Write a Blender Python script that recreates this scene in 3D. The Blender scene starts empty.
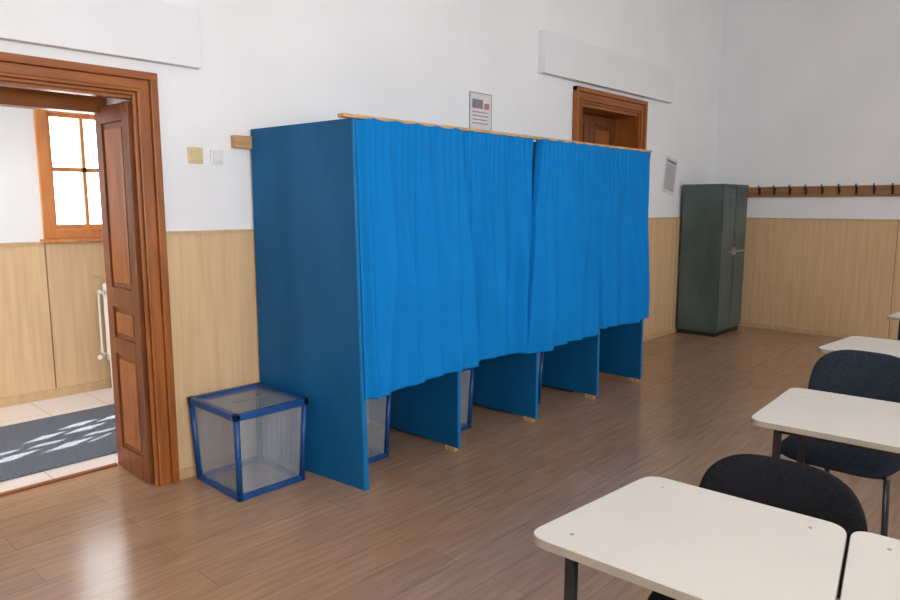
import bpy, bmesh, math, random
from mathutils import Vector, Matrix, noise
random.seed(4)
S = bpy.context.scene
S.view_settings.view_transform = 'Standard'

# ---------------------------------------------------------------- materials
def new_mat(name):
    m = bpy.data.materials.new(name); m.use_nodes = True
    nt = m.node_tree
    return m, nt, nt.nodes['Principled BSDF']

def noisy(name, c1, c2, rough=.6, scale=5, stretch=(1,1,1), bump=0, bscale=60, spec=.5, detail=4, metallic=0, lo=.35, hi=.65):
    m, nt, b = new_mat(name)
    N, L = nt.nodes, nt.links
    tc = N.new('ShaderNodeTexCoord'); mp = N.new('ShaderNodeMapping')
    mp.inputs['Scale'].default_value = stretch
    L.new(tc.outputs['Object'], mp.inputs[0])
    nz = N.new('ShaderNodeTexNoise'); nz.inputs['Scale'].default_value = scale
    nz.inputs['Detail'].default_value = detail
    L.new(mp.outputs[0], nz.inputs['Vector'])
    r = N.new('ShaderNodeValToRGB')
    r.color_ramp.elements[0].position = lo; r.color_ramp.elements[1].position = hi
    r.color_ramp.elements[0].color = (*c1, 1); r.color_ramp.elements[1].color = (*c2, 1)
    L.new(nz.outputs[0], r.inputs[0]); L.new(r.outputs[0], b.inputs['Base Color'])
    b.inputs['Roughness'].default_value = rough
    b.inputs['Specular IOR Level'].default_value = spec
    b.inputs['Metallic'].default_value = metallic
    if bump:
        n2 = N.new('ShaderNodeTexNoise'); n2.inputs['Scale'].default_value = bscale
        n2.inputs['Detail'].default_value = 5
        L.new(mp.outputs[0], n2.inputs['Vector'])
        bp = N.new('ShaderNodeBump'); bp.inputs['Strength'].default_value = bump
        bp.inputs['Distance'].default_value = .01
        L.new(n2.outputs[0], bp.inputs['Height']); L.new(bp.outputs[0], b.inputs['Normal'])
    return m

M = {}
M['wall'] = noisy('plaster_white', (.775,.785,.800), (.815,.825,.840), .85, 1.3, bump=.12, bscale=90, spec=.2)
M['wall_patch'] = noisy('plaster_painted_box', (.735,.745,.765), (.775,.785,.805), .8, 1.0, bump=.1, spec=.2)
M['ceil'] = noisy('ceiling_white', (.80,.80,.80), (.84,.84,.84), .9, 2)
M['lam'] = noisy('beige_wood_laminate', (.57,.375,.20), (.70,.49,.28), .45, 3.2, (9,9,.5), detail=6, lo=.25, hi=.75)
M['lam_trim'] = noisy('beige_wood_trim', (.50,.33,.17), (.60,.42,.23), .45, 3, (4,4,1))
M['seam'] = noisy('dark_seam', (.20,.12,.06), (.25,.15,.07), .7)
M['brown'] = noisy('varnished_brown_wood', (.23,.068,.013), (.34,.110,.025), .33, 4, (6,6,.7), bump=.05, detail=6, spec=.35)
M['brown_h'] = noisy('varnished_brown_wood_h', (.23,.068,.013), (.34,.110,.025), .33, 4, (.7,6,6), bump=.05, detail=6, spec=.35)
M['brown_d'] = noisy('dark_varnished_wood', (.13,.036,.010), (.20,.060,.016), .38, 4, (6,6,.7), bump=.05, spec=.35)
M['rackwood'] = noisy('rack_brown_wood', (.24,.11,.04), (.35,.17,.065), .45, 4, (6,.7,6), detail=6)
M['orange'] = noisy('orange_window_wood', (.50,.17,.04), (.62,.24,.06), .35, 4, (6,6,.7))
M['batten'] = noisy('pale_pine_batten', (.42,.24,.10), (.58,.36,.17), .6, 6, (1,8,8))
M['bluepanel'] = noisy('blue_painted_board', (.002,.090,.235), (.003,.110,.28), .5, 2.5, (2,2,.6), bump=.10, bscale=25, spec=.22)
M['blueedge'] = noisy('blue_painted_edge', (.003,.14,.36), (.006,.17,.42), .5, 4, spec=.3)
M['plasticblue'] = noisy('blue_plastic_frame', (.002,.050,.19), (.003,.065,.23), .35, 8)
M['locker'] = noisy('green_grey_metal_paint', (.046,.072,.068), (.090,.128,.120), .42, 4, (1,1,.5), bump=.06, bscale=10, detail=8, lo=.3, hi=.7)
M['locker_d'] = noisy('locker_dark_gap', (.008,.012,.012), (.012,.018,.018), .6)
M['slot'] = noisy('lid_slot_grey', (.16,.18,.21), (.20,.22,.25), .5)
M['metal'] = noisy('steel', (.45,.45,.45), (.55,.55,.55), .35, 8, metallic=1)
M['black'] = noisy('black_metal', (.008,.008,.009), (.014,.014,.016), .4, 8)
M['fabric_k'] = noisy('black_fabric', (.008,.008,.010), (.016,.016,.019), .95, 120, bump=.5, bscale=300, spec=.15)
M['fabric_n'] = noisy('charcoal_fabric', (.016,.022,.032), (.030,.038,.052), .95, 120, bump=.5, bscale=300, spec=.15)
M['desk'] = noisy('cream_laminate', (.68,.645,.58), (.72,.685,.62), .38, 3)
M['deskedge'] = noisy('desk_edge_band', (.30,.26,.21), (.36,.31,.25), .5, 8)
M['mat'] = noisy('grey_blue_door_mat', (.10,.115,.145), (.17,.19,.225), .95, 90, bump=.6, bscale=200, spec=.1)
M['paper'] = noisy('paper', (.62,.62,.64), (.68,.68,.70), .8, 10)
M['ink'] = noisy('grey_ink', (.18,.18,.20), (.26,.26,.28), .8, 10)
M['inkred'] = noisy('red_ink', (.45,.14,.12), (.5,.2,.18), .8, 10)
M['beigeplastic'] = noisy('beige_plastic', (.62,.50,.27), (.66,.54,.30), .4, 6)
M['whiteplastic'] = noisy('white_plastic', (.66,.67,.68), (.72,.73,.74), .4, 6)
M['enamel'] = noisy('white_enamel', (.72,.71,.68), (.78,.77,.74), .3, 6)

# curtain cloth
m, nt, b = new_mat('blue_curtain_cloth')
N, L = nt.nodes, nt.links
tc = N.new('ShaderNodeTexCoord')
n1 = N.new('ShaderNodeTexNoise'); n1.inputs['Scale'].default_value = 3
r = N.new('ShaderNodeValToRGB')
r.color_ramp.elements[0].color = (.002,.160,.46,1); r.color_ramp.elements[1].color = (.003,.190,.53,1)
L.new(tc.outputs['Object'], n1.inputs['Vector']); L.new(n1.outputs[0], r.inputs[0]); L.new(r.outputs[0], b.inputs['Base Color'])
b.inputs['Roughness'].default_value = .85
b.inputs['Specular IOR Level'].default_value = .12
n2 = N.new('ShaderNodeTexNoise'); n2.inputs['Scale'].default_value = 11; n2.inputs['Detail'].default_value = 2
bp = N.new('ShaderNodeBump'); bp.inputs['Strength'].default_value = .3; bp.inputs['Distance'].default_value = .012
L.new(tc.outputs['Object'], n2.inputs['Vector'])
L.new(n2.outputs[0], bp.inputs['Height']); L.new(bp.outputs[0], b.inputs['Normal'])
M['curtain'] = m

# laminate floor
m, nt, b = new_mat('laminate_floor')
N, L = nt.nodes, nt.links
tc = N.new('ShaderNodeTexCoord')
br = N.new('ShaderNodeTexBrick')
br.inputs['Scale'].default_value = 1
br.inputs['Brick Width'].default_value = 1.28; br.inputs['Row Height'].default_value = .19
br.inputs['Mortar Size'].default_value = .0014; br.inputs['Mortar Smooth'].default_value = .1
br.inputs['Color1'].default_value = (.385,.235,.143,1); br.inputs['Color2'].default_value = (.43,.267,.165,1)
br.inputs['Mortar'].default_value = (.25,.15,.09,1)
br.offset = .37
L.new(tc.outputs['Object'], br.inputs['Vector'])
mp = N.new('ShaderNodeMapping'); mp.inputs['Scale'].default_value = (1.2,12,1)
L.new(tc.outputs['Object'], mp.inputs[0])
nz = N.new('ShaderNodeTexNoise'); nz.inputs['Scale'].default_value = 3; nz.inputs['Detail'].default_value = 7
L.new(mp.outputs[0], nz.inputs['Vector'])
rp = N.new('ShaderNodeValToRGB'); rp.color_ramp.elements[0].position = .3; rp.color_ramp.elements[1].position = .7
rp.color_ramp.elements[0].color = (.82,.80,.78,1); rp.color_ramp.elements[1].color = (1.1,1.1,1.1,1)
L.new(nz.outputs[0], rp.inputs[0])
mx = N.new('ShaderNodeMixRGB'); mx.blend_type = 'MULTIPLY'; mx.inputs[0].default_value = 1
L.new(br.outputs['Color'], mx.inputs[1]); L.new(rp.outputs[0], mx.inputs[2]); L.new(mx.outputs[0], b.inputs['Base Color'])
b.inputs['Roughness'].default_value = .21
b.inputs['Specular IOR Level'].default_value = .58
bp = N.new('ShaderNodeBump'); bp.inputs['Strength'].default_value = .03; bp.inputs['Distance'].default_value = .005
L.new(nz.outputs[0], bp.inputs['Height']); L.new(bp.outputs[0], b.inputs['Normal'])
M['floor'] = m

# hall tiles
m, nt, b = new_mat('hall_tiles')
N, L = nt.nodes, nt.links
tc = N.new('ShaderNodeTexCoord'); br = N.new('ShaderNodeTexBrick'); br.offset = 0
br.inputs['Brick Width'].default_value = .4; br.inputs['Row Height'].default_value = .4; br.inputs['Scale'].default_value = 1
br.inputs['Mortar Size'].default_value = .004
br.inputs['Color1'].default_value = (.76,.69,.66,1); br.inputs['Color2'].default_value = (.80,.73,.70,1); br.inputs['Mortar'].default_value = (.50,.44,.41,1)
L.new(tc.outputs['Object'], br.inputs['Vector']); L.new(br.outputs['Color'], b.inputs['Base Color'])
b.inputs['Roughness'].default_value = .3
M['tile'] = m

# translucent plastic
m, nt, b = new_mat('translucent_plastic')
N, L = nt.nodes, nt.links
tc = N.new('ShaderNodeTexCoord')
wv = N.new('ShaderNodeTexNoise'); wv.inputs['Scale'].default_value = 3
mp = N.new('ShaderNodeMapping'); mp.inputs['Scale'].default_value = (5,5,.6)
L.new(tc.outputs['Object'], mp.inputs[0]); L.new(mp.outputs[0], wv.inputs['Vector'])
rp = N.new('ShaderNodeValToRGB'); rp.color_ramp.elements[0].color = (.36,.38,.42,1); rp.color_ramp.elements[1].color = (.50,.52,.56,1)
rp.color_ramp.elements[0].position = .35; rp.color_ramp.elements[1].position = .65
L.new(wv.outputs[0], rp.inputs[0]); L.new(rp.outputs[0], b.inputs['Base Color'])
b.inputs['Roughness'].default_value = .25
tr = N.new('ShaderNodeBsdfTransparent'); ms = N.new('ShaderNodeMixShader'); ms.inputs[0].default_value = .38
tr.inputs[0].default_value = (.92,.94,.97,1)
L.new(tr.outputs[0], ms.inputs[1]); L.new(b.outputs[0], ms.inputs[2])
L.new(ms.outputs[0], N['Material Output'].inputs['Surface'])
M['trans'] = m

# glass (thin)
m, nt, b = new_mat('window_glass')
N, L = nt.nodes, nt.links
tr = N.new('ShaderNodeBsdfTransparent'); gl = N.new('ShaderNodeBsdfGlossy'); gl.inputs['Roughness'].default_value = .02
ms = N.new('ShaderNodeMixShader'); ms.inputs[0].default_value = .06
L.new(tr.outputs[0], ms.inputs[1]); L.new(gl.outputs[0], ms.inputs[2]); L.new(ms.outputs[0], N['Material Output'].inputs['Surface'])
M['glass'] = m

# ---------------------------------------------------------------- mesh helpers
class MB:
    def __init__(s): s.bm = bmesh.new(); s.mats = []
    def mi(s, mat):
        if mat not in s.mats: s.mats.append(mat)
        return s.mats.index(mat)
    def box(s, x0, x1, y0, y1, z0, z1, mat, bev=0):
        i = s.mi(mat)
        r = bmesh.ops.create_cube(s.bm, size=1)
        for v in r['verts']:
            v.co = Vector(((x0+x1)/2+v.co.x*(x1-x0), (y0+y1)/2+v.co.y*(y1-y0), (z0+z1)/2+v.co.z*(z1-z0)))
        fs = {f for v in r['verts'] for f in v.link_faces}
        for f in fs: f.material_index = i
        if bev:
            es = list({e for v in r['verts'] for e in v.link_edges})
            rb = bmesh.ops.bevel(s.bm, geom=es, offset=bev, segments=2, affect='EDGES', profile=.5)
            for f in rb['faces']: f.material_index = i
        return s
    def prism(s, pts, z0, z1, mat, topmat=None):
        i = s.mi(mat); k = s.mi(topmat or mat)
        a = [s.bm.verts.new((p[0], p[1], z0)) for p in pts]
        c = [s.bm.verts.new((p[0], p[1], z1)) for p in pts]
        n = len(pts)
        f = s.bm.faces.new(c); f.material_index = k
        f = s.bm.faces.new(a[::-1]); f.material_index = i
        for q in range(n):
            f = s.bm.faces.new((a[q], a[(q+1) % n], c[(q+1) % n], c[q])); f.material_index = i
        return s
    def tube(s, pts, r, mat, seg=10):
        i = s.mi(mat); pts = [Vector(p) for p in pts]; rings = []
        for q, p in enumerate(pts):
            t = (pts[min(q+1, len(pts)-1)]-pts[max(q-1, 0)]).normalized()
            ref = Vector((0, 0, 1)) if abs(t.z) < .9 else Vector((0, 1, 0))
            if q and abs(t.dot(pn)) < .95:
                u = (pn - t*pn.dot(t)).normalized()
            else: u = t.cross(ref).normalized()
            pn = u; w = t.cross(u)
            rings.append([s.bm.verts.new(p+u*r*math.cos(2*math.pi*k/seg)+w*r*math.sin(2*math.pi*k/seg)) for k in range(seg)])
        for q in range(len(rings)-1):
            for k in range(seg):
                f = s.bm.faces.new((rings[q][k], rings[q][(k+1) % seg], rings[q+1][(k+1) % seg], rings[q+1][k]))
                f.material_index = i; f.smooth = True
        for R in (rings[0][::-1], rings[-1]):
            f = s.bm.faces.new(R); f.material_index = i
        return s
    def done(s, name, parent=None, loc=(0,0,0), rot=0, smooth=False, bevel=0):
        bmesh.ops.recalc_face_normals(s.bm, faces=s.bm.faces)
        me = bpy.data.meshes.new(name); s.bm.to_mesh(me); s.bm.free()
        for mt in s.mats: me.materials.append(M[mt])
        if smooth:
            for p in me.polygons: p.use_smooth = True
        o = bpy.data.objects.new(name, me); S.collection.objects.link(o)
        o.location = loc; o.rotation_euler = (0, 0, rot)
        if parent: o.parent = parent
        if bevel:
            md = o.modifiers.new('bevel', 'BEVEL'); md.width = bevel; md.segments = 2; md.limit_method = 'ANGLE'
        return o

def empty(name, loc=(0,0,0), rot=0):
    o = bpy.data.objects.new(name, None); S.collection.objects.link(o)
    o.location = loc; o.rotation_euler = (0, 0, rot); o.empty_display_size = .1
    return o

def wall_y(name, x0, x1, y0, y1, z0, z1, holes, mat='wall'):
    xs = sorted({x0, x1, *[h[0] for h in holes], *[h[1] for h in holes]})
    zs = sorted({z0, z1, *[h[2] for h in holes], *[h[3] for h in holes]})
    b = MB()
    for i in range(len(xs)-1):
        for j in range(len(zs)-1):
            cx, cz = (xs[i]+xs[i+1])/2, (zs[j]+zs[j+1])/2
            if any(h[0] < cx < h[1] and h[2] < cz < h[3] for h in holes): continue
            b.box(xs[i], xs[i+1], y0, y1, zs[j], zs[j+1], mat)
    bmesh.ops.remove_doubles(b.bm, verts=b.bm.verts, dist=.0001)
    seen = {}
    for f in list(b.bm.faces):
        seen.setdefault(tuple(round(c, 3) for c in f.calc_center_median()), []).append(f)
    kill = [f for l in seen.values() if len(l) > 1 for f in l]
    if kill: bmesh.ops.delete(b.bm, geom=kill, context='FACES_ONLY')
    return b.done(name)

# ---------------------------------------------------------------- room shell
YW, YB, XB = 3.68, 4.15, 8.97
XL, YS, ZC = -2.6, -3.3, 4.3
HY, HX = 6.05, 5.0
MB().box(XL, XB, YS, YB, -.1, 0, 'floor').done('floor')
MB().box(-2.6, HX, YB, HY, -.1, 0, 'tile').done('floor_hall')
wall_y('wall_left', XL, XB+.3, YW, YB, 0, ZC, [(.43,1.575,0,2.2), (5.75,6.92,0,2.5)])
MB().box(XB, XB+.3, YS, YW, 0, ZC, 'wall').done('wall_back')
south = [(-1.2,.6,.95,3.4), (2.1,3.9,.95,3.4), (5.4,7.2,.95,3.4)]
wall_y('wall_right', XL, XB+.3, YS-.3, YS, 0, ZC, south)
MB().box(XL-.3, XL, YS-.3, YB, 0, ZC, 'wall').done('wall_front')
MB().box(XL-.3, XB+.3, YS-.3, YB, ZC, ZC+.1, 'ceil').done('ceiling')
# hall
wall_y('wall_hall_back', -2.6, HX, HY, HY+.14, 0, 3.2, [(1.86,2.95,1.33,2.27), (3.30,4.50,1.33,2.40)])
MB().box(HX, HX+.2, YB, HY+.14, 0, 3.2, 'wall').done('wall_hall_right')
MB().box(-2.8, -2.6, YB, HY+.14, 0, 3.2, 'wall').done('wall_hall_left')
MB().box(-2.8, HX+.2, YB, HY+.14, 3.2, 3.3, 'ceil').done('ceiling_hall')
MB().box(5.6, 7.1, YB, YB+.05, 0, 2.7, 'wall').done('wall_closet')

for n, h in enumerate(south):
    b = MB()
    x0, x1, z0, z1 = h; ym = YS-.16
    w = .07
    b.box(x0, x1, ym-.04, ym+.04, z0, z0+w, 'orange'); b.box(x0, x1, ym-.04, ym+.04, z1-w, z1, 'orange')
    b.box(x0, x0+w, ym-.04, ym+.04, z0+w, z1-w, 'orange'); b.box(x1-w, x1, ym-.04, ym+.04, z0+w, z1-w, 'orange')
    cx = (x0+x1)/2
    b.box(cx-.05, cx+.05, ym-.04, ym+.04, z0+w, z1-w, 'orange')
    zc = z0+1.55
    b.box(x0+w, cx-.05, ym-.03, ym+.03, zc-.035, zc+.035, 'orange'); b.box(cx+.05, x1-w, ym-.03, ym+.03, zc-.035, zc+.035, 'orange')
    b.box(x0, x1, YS-.02, YS+.10, z0-.04, z0, 'wall_patch')
    b.done('window_%d' % (n+3))

def wains(segs, axis, mat='lam', H=1.38):
    b = MB()
    for (a, c) in segs:
        if axis == 'A':
            b.box(a, c, YW-.015, YW, .0, H, mat); b.box(a, c, YW-.024, YW, H, H+.018, 'lam_trim')
            b.box(a, c, YW-.026, YW-.015, 0, .055, 'lam_trim')
        elif axis == 'B':
            b.box(XB-.015, XB, a, c, .0, H, mat); b.box(XB-.024, XB, a, c, H, H+.018, 'lam_trim')
            b.box(XB-.026, XB-.015, a, c, 0, .055, 'lam_trim')
        elif axis == 'H':
            b.box(a, c, HY-.015, HY, .0, H, mat); b.box(a, c, HY-.03, HY, H, H+.02, 'lam_trim')
            b.box(a, c, HY-.035, HY-.015, 0, .07, 'lam_trim')
    return b
wb = wains([(XL,.30), (1.68,5.615), (7.005,XB)], 'A')
for x in (7.9, 3.2, 4.4): wb.box(x-.003, x+.003, YW-.017, YW-.014, .055, 1.38, 'seam')
wb.done('trim_1')
wb = wains([(YS, YW-.03)], 'B', H=1.365)
for y in (1.6, -.5): wb.box(XB-.017, XB-.014, y-.003, y+.003, .055, 1.365, 'seam')
wb.done('trim_2')
wb = wains([(-2.6, HX)], 'H', H=1.235)
for x in (.6, 1.80, 3.0): wb.box(x-.005, x+.005, HY-.018, HY-.014, .07, 1.235, 'seam')
wb.done('trim_3')

MB().box(-.6, 1.92, YW-.05, YW, 2.275, 2.58, 'wall_patch', .004).done('trim_4')
MB().box(5.07, 7.55, YW-.07, YW, 2.675, 3.03, 'wall_patch', .004).done('trim_5')

# ---------------------------------------------------------------- door casings
def casing(b, xi0, xi1, xo0, xo1, zi, zo):
    w = xo1-xi1
    layers = [(0, .32, .050), (.32, .72, .030), (.72, .86, .040), (.86, 1.0, .022)]
    for f0, f1, t in layers:
        for sgn in (0, 1):
            if sgn: xa, xb = xo1-f1*w, xo1-f0*w
            else: xa, xb = xo0+f0*w, xo0+f1*w
            b.box(xa, xb, YW-t, YW, 0, zo-f0*(zo-zi), 'brown', .004)
        b.box(xo0+f0*w, xo1-f0*w, YW-t-.001, YW, zo-f1*(zo-zi), zo-f0*(zo-zi), 'brown_h', .004)

def panel_leaf_x(b, xf, y0, y1, z0, z1, panels, side, mat='brown_d', pm='brown'):
    t = .04
    st = .075
    xa, xb = (xf, xf+t) if side < 0 else (xf-t, xf)
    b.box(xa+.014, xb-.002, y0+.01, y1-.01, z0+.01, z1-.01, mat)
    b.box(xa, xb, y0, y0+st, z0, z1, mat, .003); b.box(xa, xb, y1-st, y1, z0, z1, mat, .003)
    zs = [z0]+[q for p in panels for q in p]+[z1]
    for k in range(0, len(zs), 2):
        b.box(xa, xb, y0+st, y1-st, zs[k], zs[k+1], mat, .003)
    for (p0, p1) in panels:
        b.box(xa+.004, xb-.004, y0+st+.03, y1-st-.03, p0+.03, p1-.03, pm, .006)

d1 = empty('door_1', (0,0,0))
b = MB(); casing(b, .43, 1.550, .31, 1.672, 2.095, 2.215); b.done('casing', d1)
b = MB()
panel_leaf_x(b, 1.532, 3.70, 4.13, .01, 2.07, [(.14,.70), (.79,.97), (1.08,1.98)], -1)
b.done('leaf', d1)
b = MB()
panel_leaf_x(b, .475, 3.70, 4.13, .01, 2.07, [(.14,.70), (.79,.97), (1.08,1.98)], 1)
b.done('leaf_2', d1)
b = MB()
b.box(.43, 1.575, 4.06, 4.16, 2.04, 2.13, 'brown_h', .004)
b.box(.43, 1.575, 3.68, 3.74, 2.08, 2.2, 'brown_h')
b.box(.476, 1.531, 4.135, 4.165, 0, .012, 'brown_h')
b.done('frame_head', d1)

d2 = empty('door_2', (0,0,0))
b = MB(); casing(b, 5.75, 6.87, 5.62, 7.00, 2.50, 2.635); b.done('casing', d2)
b = MB()
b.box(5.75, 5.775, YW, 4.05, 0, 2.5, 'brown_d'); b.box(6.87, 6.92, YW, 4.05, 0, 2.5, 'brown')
b.box(5.775, 6.87, YW, 4.05, 2.47, 2.5, 'brown_h')
b.done('jambs', d2)
for nm, xa, xb in (('leaf_1', 5.78, 6.323), ('leaf_2', 6.327, 6.868)):
    b = MB(); y0, y1 = 3.93, 3.975
    b.box(xa+.01, xb-.01, y0+.015, y1, .02, 2.46, 'brown_d')
    b.box(xa, xa+.09, y0, y1, .01, 2.465, 'brown_d', .004); b.box(xb-.09, xb, y0, y1, .01, 2.465, 'brown_d', .004)
    for z0, z1 in ((.01,.16), (.75,.86), (1.05,1.16), (1.72,1.82), (2.36,2.465)):
        b.box(xa+.09, xb-.09, y0, y1, z0, z1, 'brown_d', .004)
    for z0, z1 in ((.16,.75), (.86,1.05), (1.16,1.72), (1.82,2.36)):
        b.box(xa+.13, xb-.13, y0+.004, y1, z0+.04, z1-.04, 'brown', .006)
    b.done(nm, d2)
b = MB(); b.tube([(6.30,3.93,1.05), (6.30,3.88,1.05), (6.20,3.88,1.05)], .009, 'metal')
b.box(6.28, 6.32, 3.925, 3.93, .95, 1.12, 'metal'); b.done('handle', d2)

# ---------------------------------------------------------------- hall windows
def hall_window(name, x0, x1, z0, z1, grille):
    w1 = empty(name, (0,0,0))
    b = MB()
    y0, y1 = HY-.03, HY+.03
    b.box(x0, x0+.075, y0, y1, z0, z1, 'orange', .004); b.box(x1-.075, x1, y0, y1, z0, z1, 'orange', .004)
    b.box(x0+.075, x1-.075, y0, y1, z1-.075, z1, 'orange', .004); b.box(x0+.075, x1-.075, y0, y1, z0, z0+.075, 'orange', .004)
    b.box(x0-.03, x1+.03, HY-.07, HY-.0, z0-.03, z0, 'orange', .004)
    b.done('outer_frame', w1)
    b = MB()
    ix0, ix1, iz0, iz1 = x0+.075, x1-.075, z0+.075, z1-.075
    mid = (ix0+ix1)/2
    for a, c in ((ix0, mid), (mid, ix1)):
        ya, yb = HY-.005, HY+.045
        b.box(a, a+.03, ya, yb, iz0, iz1, 'orange', .003); b.box(c-.03, c, ya, yb, iz0, iz1, 'orange', .003)
        b.box(a+.03, c-.03, ya, yb, iz1-.03, iz1, 'orange', .003); b.box(a+.03, c-.03, ya, yb, iz0, iz0+.035, 'orange', .003)
        q = (a+c)/2
        b.box(q-.014, q+.014, ya+.01, yb-.01, iz0+.035, iz1-.03, 'orange')
        zc = iz0+(iz1-iz0)*.52
        b.box(a+.03, c-.03, ya+.01, yb-.01, zc-.017, zc+.017, 'orange')
    b.done('sashes', w1)
    MB().box(ix0, ix1, HY+.02, HY+.024, iz0, iz1, 'glass').done('glass', w1)
    if grille:
        b = MB()
        for k in range(1, 5):
            zz = iz0+k*(iz1-iz0)/5
            b.box(ix0-.02, ix1+.02, HY+.10, HY+.12, zz-.030, zz+.030, 'enamel')
        b.done('sun_patch_grille', w1)  # added bars, spaced to split the sunlight into patches on the mat
hall_window('window_1', 1.80, 3.01, 1.275, 2.33, False)
hall_window('window_2', 3.24, 4.56, 1.275, 2.45, True)  # unseen window, added so that sun falls on the visible mat

# radiator
b = MB()
for k in range(10):
    x = 2.19+k*.08
    b.box(x, x+.06, 5.90, 6.0, .24, .90, 'enamel', .018)
b.tube([(2.22,5.95,.32), (2.97,5.95,.32)], .018, 'enamel'); b.tube([(2.22,5.95,.84), (2.97,5.95,.84)], .018, 'enamel')
b.tube([(2.21,5.95,.83), (2.165,5.97,.83), (2.155,5.98,.81), (2.155,5.98,.32), (2.20,5.95,.30)], .009, 'enamel')
b.tube([(2.155,5.97,.83), (2.155,5.90,.83)], .016, 'enamel')
b.tube([(2.155,5.97,.29), (2.11,5.93,.29)], .018, 'enamel')
for x in (2.22, 2.94): b.box(x-.01, x+.03, 5.92, 5.98, 0, .25, 'enamel')
b.done('radiator')
MB().box(-.6, 3.4, 4.36, 5.45, 0, .012, 'mat', .004).done('door_mat')

# ---------------------------------------------------------------- voting booth
vb = empty('voting_booth', (0,0,0))
ZT = 1.975
xs = [2.28, 3.08, 3.90, 4.72, 5.44]
YF, YBk = 2.80, 3.645
def hexa(b, bot, top, z0, z1, mat):
    i = b.mi(mat)
    a = [b.bm.verts.new((*p, z0)) for p in bot]; c = [b.bm.verts.new((*p, z1)) for p in top]
    for q in ((a[3],a[2],a[1],a[0]), (c[0],c[1],c[2],c[3])):
        b.bm.faces.new(q).material_index = i
    for k in range(4):
        b.bm.faces.new((a[k], a[(k+1)%4], c[(k+1)%4], c[k])).material_index = i
b = MB(); hexa(b, [(2.300,YF-.015),(2.322,YF-.015),(2.232,YBk),(2.210,YBk)], [(2.274,YF),(2.296,YF),(2.232,YBk),(2.210,YBk)], 0, ZT, 'bluepanel')
b.done('side_panel', vb)
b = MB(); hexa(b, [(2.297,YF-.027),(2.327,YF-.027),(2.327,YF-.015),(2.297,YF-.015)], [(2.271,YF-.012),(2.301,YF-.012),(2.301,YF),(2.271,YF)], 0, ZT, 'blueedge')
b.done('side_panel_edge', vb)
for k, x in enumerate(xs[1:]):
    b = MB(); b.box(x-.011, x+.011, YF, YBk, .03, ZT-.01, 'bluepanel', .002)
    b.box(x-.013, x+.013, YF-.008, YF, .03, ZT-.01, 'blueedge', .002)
    b.done('divider_%d' % (k+1), vb)
    b = MB(); b.box(x-.02, x+.02, YF+.02, YF+.10, 0, .032, 'batten', .003); b.box(x-.02, x+.02, YBk-.12, YBk-.04, 0, .032, 'batten', .003)
    b.done('foot_%d' % (k+1), vb)
b = MB()
b.box(2.20, 5.45, YF-.028, YF+.02, ZT-.002, ZT+.016, 'batten', .002)
b.done('top_rail', vb)
b = MB(); b.box(2.10, 5.50, YW-.045, YW-.002, 1.865, 1.935, 'batten', .002); b.done('wall_batten', vb)
b = MB()
for k in range(4):
    b.box(xs[k]+.03, xs[k+1]-.013, 3.30, 3.63, .80, .82, 'bluepanel')
b.done('shelves', vb)

def curtain(name, x0t, x1t, x0b, x1b, zl, zr, seed, y, tuck=0, hl=.035, hr=.035, pw=1.2):
    rnd = random.Random(seed)
    nu, nv = 220, 130
    folds = []
    s = rnd.uniform(.03, .08)
    while s < 1.05:
        wd = rnd.uniform(.045, .10)
        folds.append((s, wd, rnd.uniform(.35, 1.2), rnd.uniform(-.10, .10), rnd.uniform(0, .7), rnd.uniform(0,6), rnd.choice((.28,.36,.5,.9))))
        s += wd*rnd.uniform(1.5, 2.6)
    bm = bmesh.new(); vs = []
    ztop = ZT+.002
    for j in range(nv+1):
        v = j/nv; row = []
        for i in range(nu+1):
            s = i/nu
            x = (x0t+(x1t-x0t)*s)*(1-v**pw)+(x0b+(x1b-x0b)*s)*v**pw
            off = 0
            for (c, wd, a, d, vst, p, asy) in folds:
                cc = c+d*v+.020*math.sin(3*v+p)
                dd = s-cc
                g = math.exp(-(dd/(wd if dd < 0 else wd*asy))**2)
                k = .30+.70*min(1, max(0, (v-vst*.6)/.35))
                off += .080*a*g*k*(.7+.3*math.sin(2.6*v+p))
            n = noise.noise(Vector((x*2.1+seed, v*1.6, seed*1.7)))
            n2 = noise.noise(Vector((x*5+v*2.5+seed, v*4-x*1.5, seed*.7)))
            off += .030*n*min(1, v*3) + .014*n2*min(1, .3+v*2)
            off += .009*math.sin(2*math.pi*15*s+2*math.sin(6*s+seed))*math.exp(-v*5)
            yy = y-(off-.014)*(min(1, v*8+.15))
            if hr:
                er = max(0, 1-(1-s)/hr); er = er*er*(3-2*er)
                yy = yy*(1-er)+(YF-.014)*er
            if tuck:
                e = max(0, 1-s/.07); e = e*e*(3-2*e)
                yy = yy*(1-e)+(YF-.016-.018*v)*e
                yy = min(yy, YF-.010-.024*v*(1 if s < .1 else 0))
            else:
                if hl:
                    el = max(0, 1-s/hl); el = el*el*(3-2*el)
                    yy = yy*(1-el)+(YF-.014)*el
                yy = min(yy, YF-.010)
            zb = zl+(zr-zl)*s + .008*math.sin(5*s+seed) + .15*off
            z = ztop-(ztop-zb)*v - .010*(1-v)**6*abs(math.sin(math.pi*5*s+seed))
            x += .005*math.sin(7*v+seed)*(s if tuck else 1)
            row.append(bm.verts.new((x, yy, z)))
        vs.append(row)
    for j in range(nv):
        for i in range(nu):
            f = bm.faces.new((vs[j][i], vs[j+1][i], vs[j+1][i+1], vs[j][i+1])); f.smooth = True
    me = bpy.data.meshes.new(name); bm.to_mesh(me); bm.free(); me.materials.append(M['curtain'])
    o = bpy.data.objects.new(name, me); S.collection.objects.link(o); o.parent = vb
    md = o.modifiers.new('thick', 'SOLIDIFY'); md.thickness = .0025
    return o
curtain('curtain_1', 2.288, 3.062, 2.306, 3.18, .515, .555, 11, YF-.070, 1, hr=.012)
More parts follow.
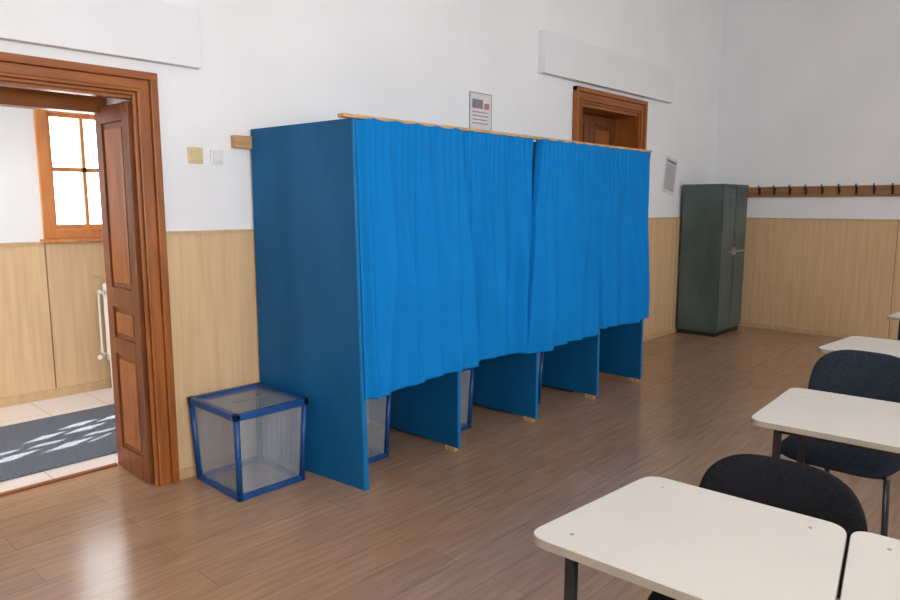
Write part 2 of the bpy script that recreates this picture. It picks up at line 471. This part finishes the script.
curtain('curtain_2', 3.070, 3.795, 3.10, 3.79, .580, .540, 23, YF-.040)
curtain('curtain_3', 3.835, 4.635, 3.705, 4.66, .540, .550, 37, YF-.070, hl=.012, hr=.012, pw=.8)
curtain('curtain_4', 4.625, 5.43, 4.62, 5.43, .575, .580, 52, YF-.040)

# ---------------------------------------------------------------- ballot boxes
def ballot_box(loc, wb=.36, db=.40, wt=.45, dt=.50, h=.46, rot=0):
    e = empty('ballot_box', loc, rot)
    def P(sx, sy, z):
        f = z/h
        return Vector((sx*(wb+(wt-wb)*f)/2, sy*(db+(dt-db)*f)/2, z))
    bm = bmesh.new(); n = 96
    cs = [(-1,-1), (1,-1), (1,1), (-1,1)]
    for k in range(4):
        a, c = cs[k], cs[(k+1) % 4]; cols = []
        for i in range(n+1):
            t = i/n; sx = a[0]+(c[0]-a[0])*t; sy = a[1]+(c[1]-a[1])*t
            nrm = Vector(((a[0]+c[0])/2, (a[1]+c[1])/2, 0))
            off = nrm*(.0011*math.sin(t*math.pi*26)-.004)
            cols.append([bm.verts.new(P(sx, sy, .015)+off), bm.verts.new(P(sx, sy, h-.02)+off)])
        for i in range(n):
            f = bm.faces.new((cols[i][0], cols[i+1][0], cols[i+1][1], cols[i][1])); f.smooth = True
    lid = [bm.verts.new((sx*(wt/2-.015), sy*(dt/2-.015), h-.002)) for sx, sy in cs]; bm.faces.new(lid)
    bot = [bm.verts.new(P(sx*.97, sy*.97, .008)) for sx, sy in cs]; bm.faces.new(bot)
    me = bpy.data.meshes.new('body'); bm.to_mesh(me); bm.free(); me.materials.append(M['trans'])
    o = bpy.data.objects.new('body', me); S.collection.objects.link(o); o.parent = e
    b = MB()
    def rail(p0, p1, w, hh):
        p0, p1 = Vector(p0), Vector(p1)
        lo = [min(p0[q], p1[q]) for q in range(2)]; hi = [max(p0[q], p1[q]) for q in range(2)]
        b.box(lo[0]-w, hi[0]+w, lo[1]-w, hi[1]+w, p0.z-hh, p0.z+hh, 'plasticblue', .003)
    for k in range(4):
        a, c = cs[k], cs[(k+1) % 4]
        rail(P(*a, .016), P(*c, .016), .012, .016)
        rail(P(*a, h-.006), P(*c, h-.006), .015, .018)
        b.tube([P(*a, .01), P(*a, h-.005)], .018, 'plasticblue', 4)
    b.done('frame', e)
    b = MB(); b.box(-.10, .10, -.004, .004, h-.001, h+.001, 'slot')
    b.done('lid_slot', e)
    return e
ballot_box((1.962, 3.37, 0), .385, .43, .42, .48, .465)
for k in range(4):
    ballot_box(((xs[k] if k else 2.31)+.235, 3.27, 0), .34, .40, .37, .44, .45)

# ---------------------------------------------------------------- wall bits
b = MB(); b.box(1.838, 1.922, YW-.012, YW, 1.768, 1.855, 'beigeplastic', .004); b.box(1.852, 1.908, YW-.018, YW-.011, 1.782, 1.841, 'beigeplastic', .003)
b.done('light_switch')
b = MB(); b.box(1.968, 2.045, YW-.012, YW, 1.770, 1.848, 'whiteplastic', .004); b.box(1.981, 2.032, YW-.018, YW-.011, 1.783, 1.835, 'whiteplastic', .003)
b.done('light_switch')

def notice(loc, w, h, rot, dark=False):
    b = MB(); b.box(-w/2, w/2, -.002, 0, -h/2, h/2, 'paper')
    if dark:
        b.box(-.40*w, .40*w, -.003, -.002, .34*h, .42*h, 'ink')
        for k in range(17):
            z = .28-k*.042
            b.box(-.42*w, (.44-.10*random.random())*w, -.003, -.002, z*h, (z+.020)*h, 'ink')
    else:
        b.box(-.38*w, .10*w, -.003, -.002, .12*h, .34*h, 'ink'); b.box(.15*w, .38*w, -.003, -.002, .12*h, .26*h, 'inkred')
        for k in range(4):
            z = .02-k*.09
            b.box(-.38*w, (.38-.2*random.random())*w, -.003, -.002, z*h, (z+.025)*h, 'ink' if k % 2 else 'inkred')
        f = .006
        b.box(-w/2, w/2, -.004, -.001, h/2-f, h/2, 'ink'); b.box(-w/2, -w/2+f, -.004, -.001, -h/2, h/2, 'ink'); b.box(w/2-f, w/2, -.004, -.001, -h/2, h/2, 'ink')
    o = b.done('wall_notice', loc=loc); o.rotation_euler = (0, rot, 0)
notice((4.30, YW-.003, 2.26), .27, .32, 0)
notice((7.69, YW-.003, 1.875), .30, .42, .17, True)

# coat rack
cr = empty('coat_rack', (XB-.03, 1.0, 1.70))
o = MB().box(.003, .028, -2.0, 2.35, -.065, .06, 'rackwood', .004).done('board', cr)
b = MB()
y = 2.27
while y > -1.95:
    b.box(-.001, .004, y-.012, y+.012, -.035, .045, 'black')
    b.tube([(.002, y, .02), (-.025, y, .015), (-.045, y, .045), (-.045, y, .080)], .008, 'black', 6)
    b.tube([(.002, y, -.015), (-.02, y, -.035), (-.03, y, -.015)], .007, 'black', 6)
    y -= .177
b.done('hooks', cr)

# locker
lk = empty('metal_locker', (7.945, 3.14, 0))
W, D, Hh = .75, .49, 1.78
b = MB()
b.box(0, W, .022, D, .05, Hh, 'locker', .004)
b.box(.01, W-.01, .03, D-.01, 0, .05, 'locker_d')
b.box(-.006, W+.006, .0, D, Hh-.03, Hh, 'locker', .004)
b.done('cabinet', lk)
for nm, a, c in (('door_left', .012, W/2-.006), ('door_right', W/2+.006, W-.012)):
    b = MB(); b.box(a, c, 0, .020, .07, Hh-.04, 'locker', .004)
    b.box(a+.03, c-.03, -.004, .004, .10, .82, 'locker', .004); b.box(a+.03, c-.03, -.004, .004, .86, Hh-.07, 'locker', .004)
    for k in range(3):
        b.box(a+.12, c-.12, -.006, -.002, 1.60-k*.04, 1.606-k*.04, 'locker_d')
    b.done(nm, lk)
b = MB(); b.box(-.001, 0.001, .04, .45, .07, .072, 'locker_d')
b.box(W/2-.006, W/2+.006, -.001, .02, .06, Hh-.03, 'locker_d')
b.box(W/2-.20, W/2+.22, -.040, -.014, .985, 1.005, 'metal', .003)
b.box(W/2+.02, W/2+.05, -.014, 0, .95, 1.04, 'metal', .003); b.box(W/2-.05, W/2-.02, -.014, 0, .95, 1.04, 'metal', .003)
b.done('lock_bar', lk)

# ---------------------------------------------------------------- desks
def rounded(poly, r, n=7):
    out = []; N_ = len(poly)
    for i in range(N_):
        p = Vector(poly[i]); a = (Vector(poly[i-1])-p).normalized(); c = (Vector(poly[(i+1) % N_])-p).normalized()
        p0, p1 = p+a*r, p+c*r
        for k in range(n+1):
            t = k/n; out.append(((1-t)**2*p0+2*t*(1-t)*p+t*t*p1)[:])
    return out
def school_desk(loc, rot, d=.56, wf=.52, wn=.66):
    """trapezoid table, local -x is the wide edge"""
    e = empty('school_desk', loc, rot)
    poly = [(-d/2,-wn/2), (d/2,-wf/2), (d/2,wf/2), (-d/2,wn/2)]
    b = MB(); b.prism(rounded(poly, .055), .728, .748, 'deskedge'); b.prism(rounded([(x*.994, y*.994) for x, y in poly], .053), .7475, .751, 'desk')
    b.done('desk_top', e)
    b = MB(); q = .07
    leg = [(-d/2+q,-wn/2+q+.02), (d/2-q,-wf/2+q), (d/2-q,wf/2-q), (-d/2+q,wn/2-q-.02)]
    for x, y in leg:
        b.box(x-.0125, x+.0125, y-.0125, y+.0125, .012, .728, 'black', .002)
        b.box(x-.016, x+.016, y-.016, y+.016, 0, .014, 'black', .002)
    for k in range(4):
        a, c = leg[k], leg[(k+1) % 4]
        b.tube([(*a, .712), (*c, .712)], .0155, 'black', 4)
    i, j = (0, 3) if abs(rot) < 1.5 else (1, 2)
    b.tube([(*leg[i], .14), (*leg[j], .14)], .012, 'black', 8)
    b.done('frame', e)
    b = MB()
    for x, y in leg:
        b.tube([(x, y, .7505), (x, y, .7518)], .005, 'metal', 10)
    b.done('screws', e)
    return e
R = math.radians
school_desk((1.570, .628, 0), R(2.6), .55)
school_desk((1.597, .032, 0), R(182.6), .55)
school_desk((2.90, .565, 0), R(3.5), .60, .66, .68)
school_desk((2.94, -.12, 0), R(3.5), .60, .66, .68)
school_desk((4.44, .75, 0), R(1), .56, .54, .68)
school_desk((4.45, .13, 0), R(181), .56, .54, .68)
school_desk((5.98, .71, 0), R(0), .56, .54, .68)

# ---------------------------------------------------------------- chairs
def pillow(name, parent, fn, T, mat, n=26, p=5):
    bm = bmesh.new(); grid = {}
    for side in (1, -1):
        for i in range(n+1):
            for j in range(n+1):
                u, v = -1+2*i/n, -1+2*j/n
                u, v = math.copysign(1-(1-abs(u))**1.6, u), math.copysign(1-(1-abs(v))**1.6, v)
                m = max(abs(u), abs(v)); t = T*(max(0, 1-m**p))**.5
                uu = u*math.sqrt(1-.34*v**4); vv = v*math.sqrt(1-.34*u**4)
                grid[side, i, j] = bm.verts.new(fn(uu, vv, side*t))
        for i in range(n):
            for j in range(n):
                f = bm.faces.new((grid[side,i,j], grid[side,i+1,j], grid[side,i+1,j+1], grid[side,i,j+1])); f.smooth = True
    bmesh.ops.remove_doubles(bm, verts=bm.verts, dist=.0002)
    bmesh.ops.recalc_face_normals(bm, faces=bm.faces)
    me = bpy.data.meshes.new(name); bm.to_mesh(me); bm.free(); me.materials.append(M[mat])
    o = bpy.data.objects.new(name, me); S.collection.objects.link(o); o.parent = parent
    return o
def chair(loc, rot, mat, dz=0):
    """local: faces -x, backrest at +x"""
    e = empty('upholstered_chair', loc, rot)
    pillow('seat', e, lambda u, v, t: Vector((u*.215, v*.235, .455+t-.015*max(0, -u)**3)), .036, mat)
    def back(u, v, t):
        y = u*.235*(1-.10*max(0, v)); z = .655+dz+v*.175
        x = .235+.06*((v+1)/2) - .045*u*u*.9
        return Vector((x+t, y, z))
    pillow('backrest', e, back, .024, mat)
    def backshell(u, v, t):
        return back(u*.97, v*.96, t)+Vector((.022, 0, 0))
    pillow('back_shell', e, backshell, .012, 'black')
    b = MB()
    for s in (-1, 1):
        b.tube([(-.20, s*.235, 0), (-.17, s*.215, .43), (-.15, s*.20, .435), (.16, s*.20, .435), (.19, s*.20, .40), (.27, s*.235, 0)], .0125, 'black', 10)
        b.tube([(.10, s*.12, .43), (.22, s*.12, .43), (.255, s*.12, .46), (.275, s*.12, .58)], .0125, 'black', 10)
        b.tube([(-.20, s*.235, 0), (-.20, s*.235, .012)], .018, 'black'); b.tube([(.27, s*.235, 0), (.27, s*.235, .012)], .018, 'black')
    b.tube([(-.15, -.20, .43), (-.15, .20, .43)], .0105, 'black'); b.tube([(.14, -.20, .43), (.14, .20, .43)], .0105, 'black')
    b.done('frame', e)
    return e
chair((1.79, .59, 0), R(2), 'fabric_k', -.028)
chair((3.36, .735, 0), R(-3), 'fabric_n', .03)
chair((1.80, -.06, 0), R(-2), 'fabric_k', -.028)
chair((4.95, .10, 0), R(4), 'fabric_n')

# ---------------------------------------------------------------- lights
def area(name, loc, direction, sx, sy, power, col):
    l = bpy.data.lights.new(name, 'AREA'); l.shape = 'RECTANGLE'; l.size = sx; l.size_y = sy; l.energy = power; l.color = col
    o = bpy.data.objects.new(name, l); S.collection.objects.link(o); o.location = loc
    o.rotation_euler = Vector(direction).to_track_quat('-Z', 'Z').to_euler()
    return o
for n, h in enumerate(south):
    area('window_daylight_%d' % n, ((h[0]+h[1])/2, YS-.10, (h[2]+h[3])/2), (0, 1, -.12), 1.7, 2.3, [240, 42, 45][n], (.98,.99,1))
area('hall_fill', (-2.5, 5.1, 1.6), (1, 0, 0), 1.4, 2.4, 140, (1,.98,.95))  # added fill to brighten the hall, no opening in the wall behind it
sun = bpy.data.lights.new('sun', 'SUN'); sun.energy = 26; sun.angle = .006; sun.color = (1,.95,.88)
so = bpy.data.objects.new('sun', sun); S.collection.objects.link(so)
so.rotation_euler = Vector((-2.2,-1.15,-1.8)).to_track_quat('-Z', 'Y').to_euler()
so.location = (4, 9, 6)
# world: hazy sky, brighter on the sunny (+y) side
w = bpy.data.worlds.new('World'); S.world = w; w.use_nodes = True
nt = w.node_tree; N, L = nt.nodes, nt.links
bg = N['Background']; bg.inputs[0].default_value = (.95,.975,1,1)
tc = N.new('ShaderNodeTexCoord'); sp = N.new('ShaderNodeSeparateXYZ'); mr = N.new('ShaderNodeMapRange')
L.new(tc.outputs['Generated'], sp.inputs[0]); L.new(sp.outputs['Y'], mr.inputs['Value'])
mr.inputs['From Min'].default_value = -.3; mr.inputs['From Max'].default_value = .5
mr.inputs['To Min'].default_value = 1.8; mr.inputs['To Max'].default_value = 9
L.new(mr.outputs[0], bg.inputs[1])

# ---------------------------------------------------------------- camera
cd = bpy.data.cameras.new('camera'); cd.sensor_width = 36; cd.lens = 36*690/900
co = bpy.data.objects.new('camera', cd); S.collection.objects.link(co)
th, phi = R(7.84), R(43.0)
F = Vector((math.cos(th)*math.cos(phi), math.cos(th)*math.sin(phi), -math.sin(th)))
co.location = (0, 0, 1.54); co.rotation_euler = F.to_track_quat('-Z', 'Y').to_euler()
cd.clip_start = .02
S.camera = co
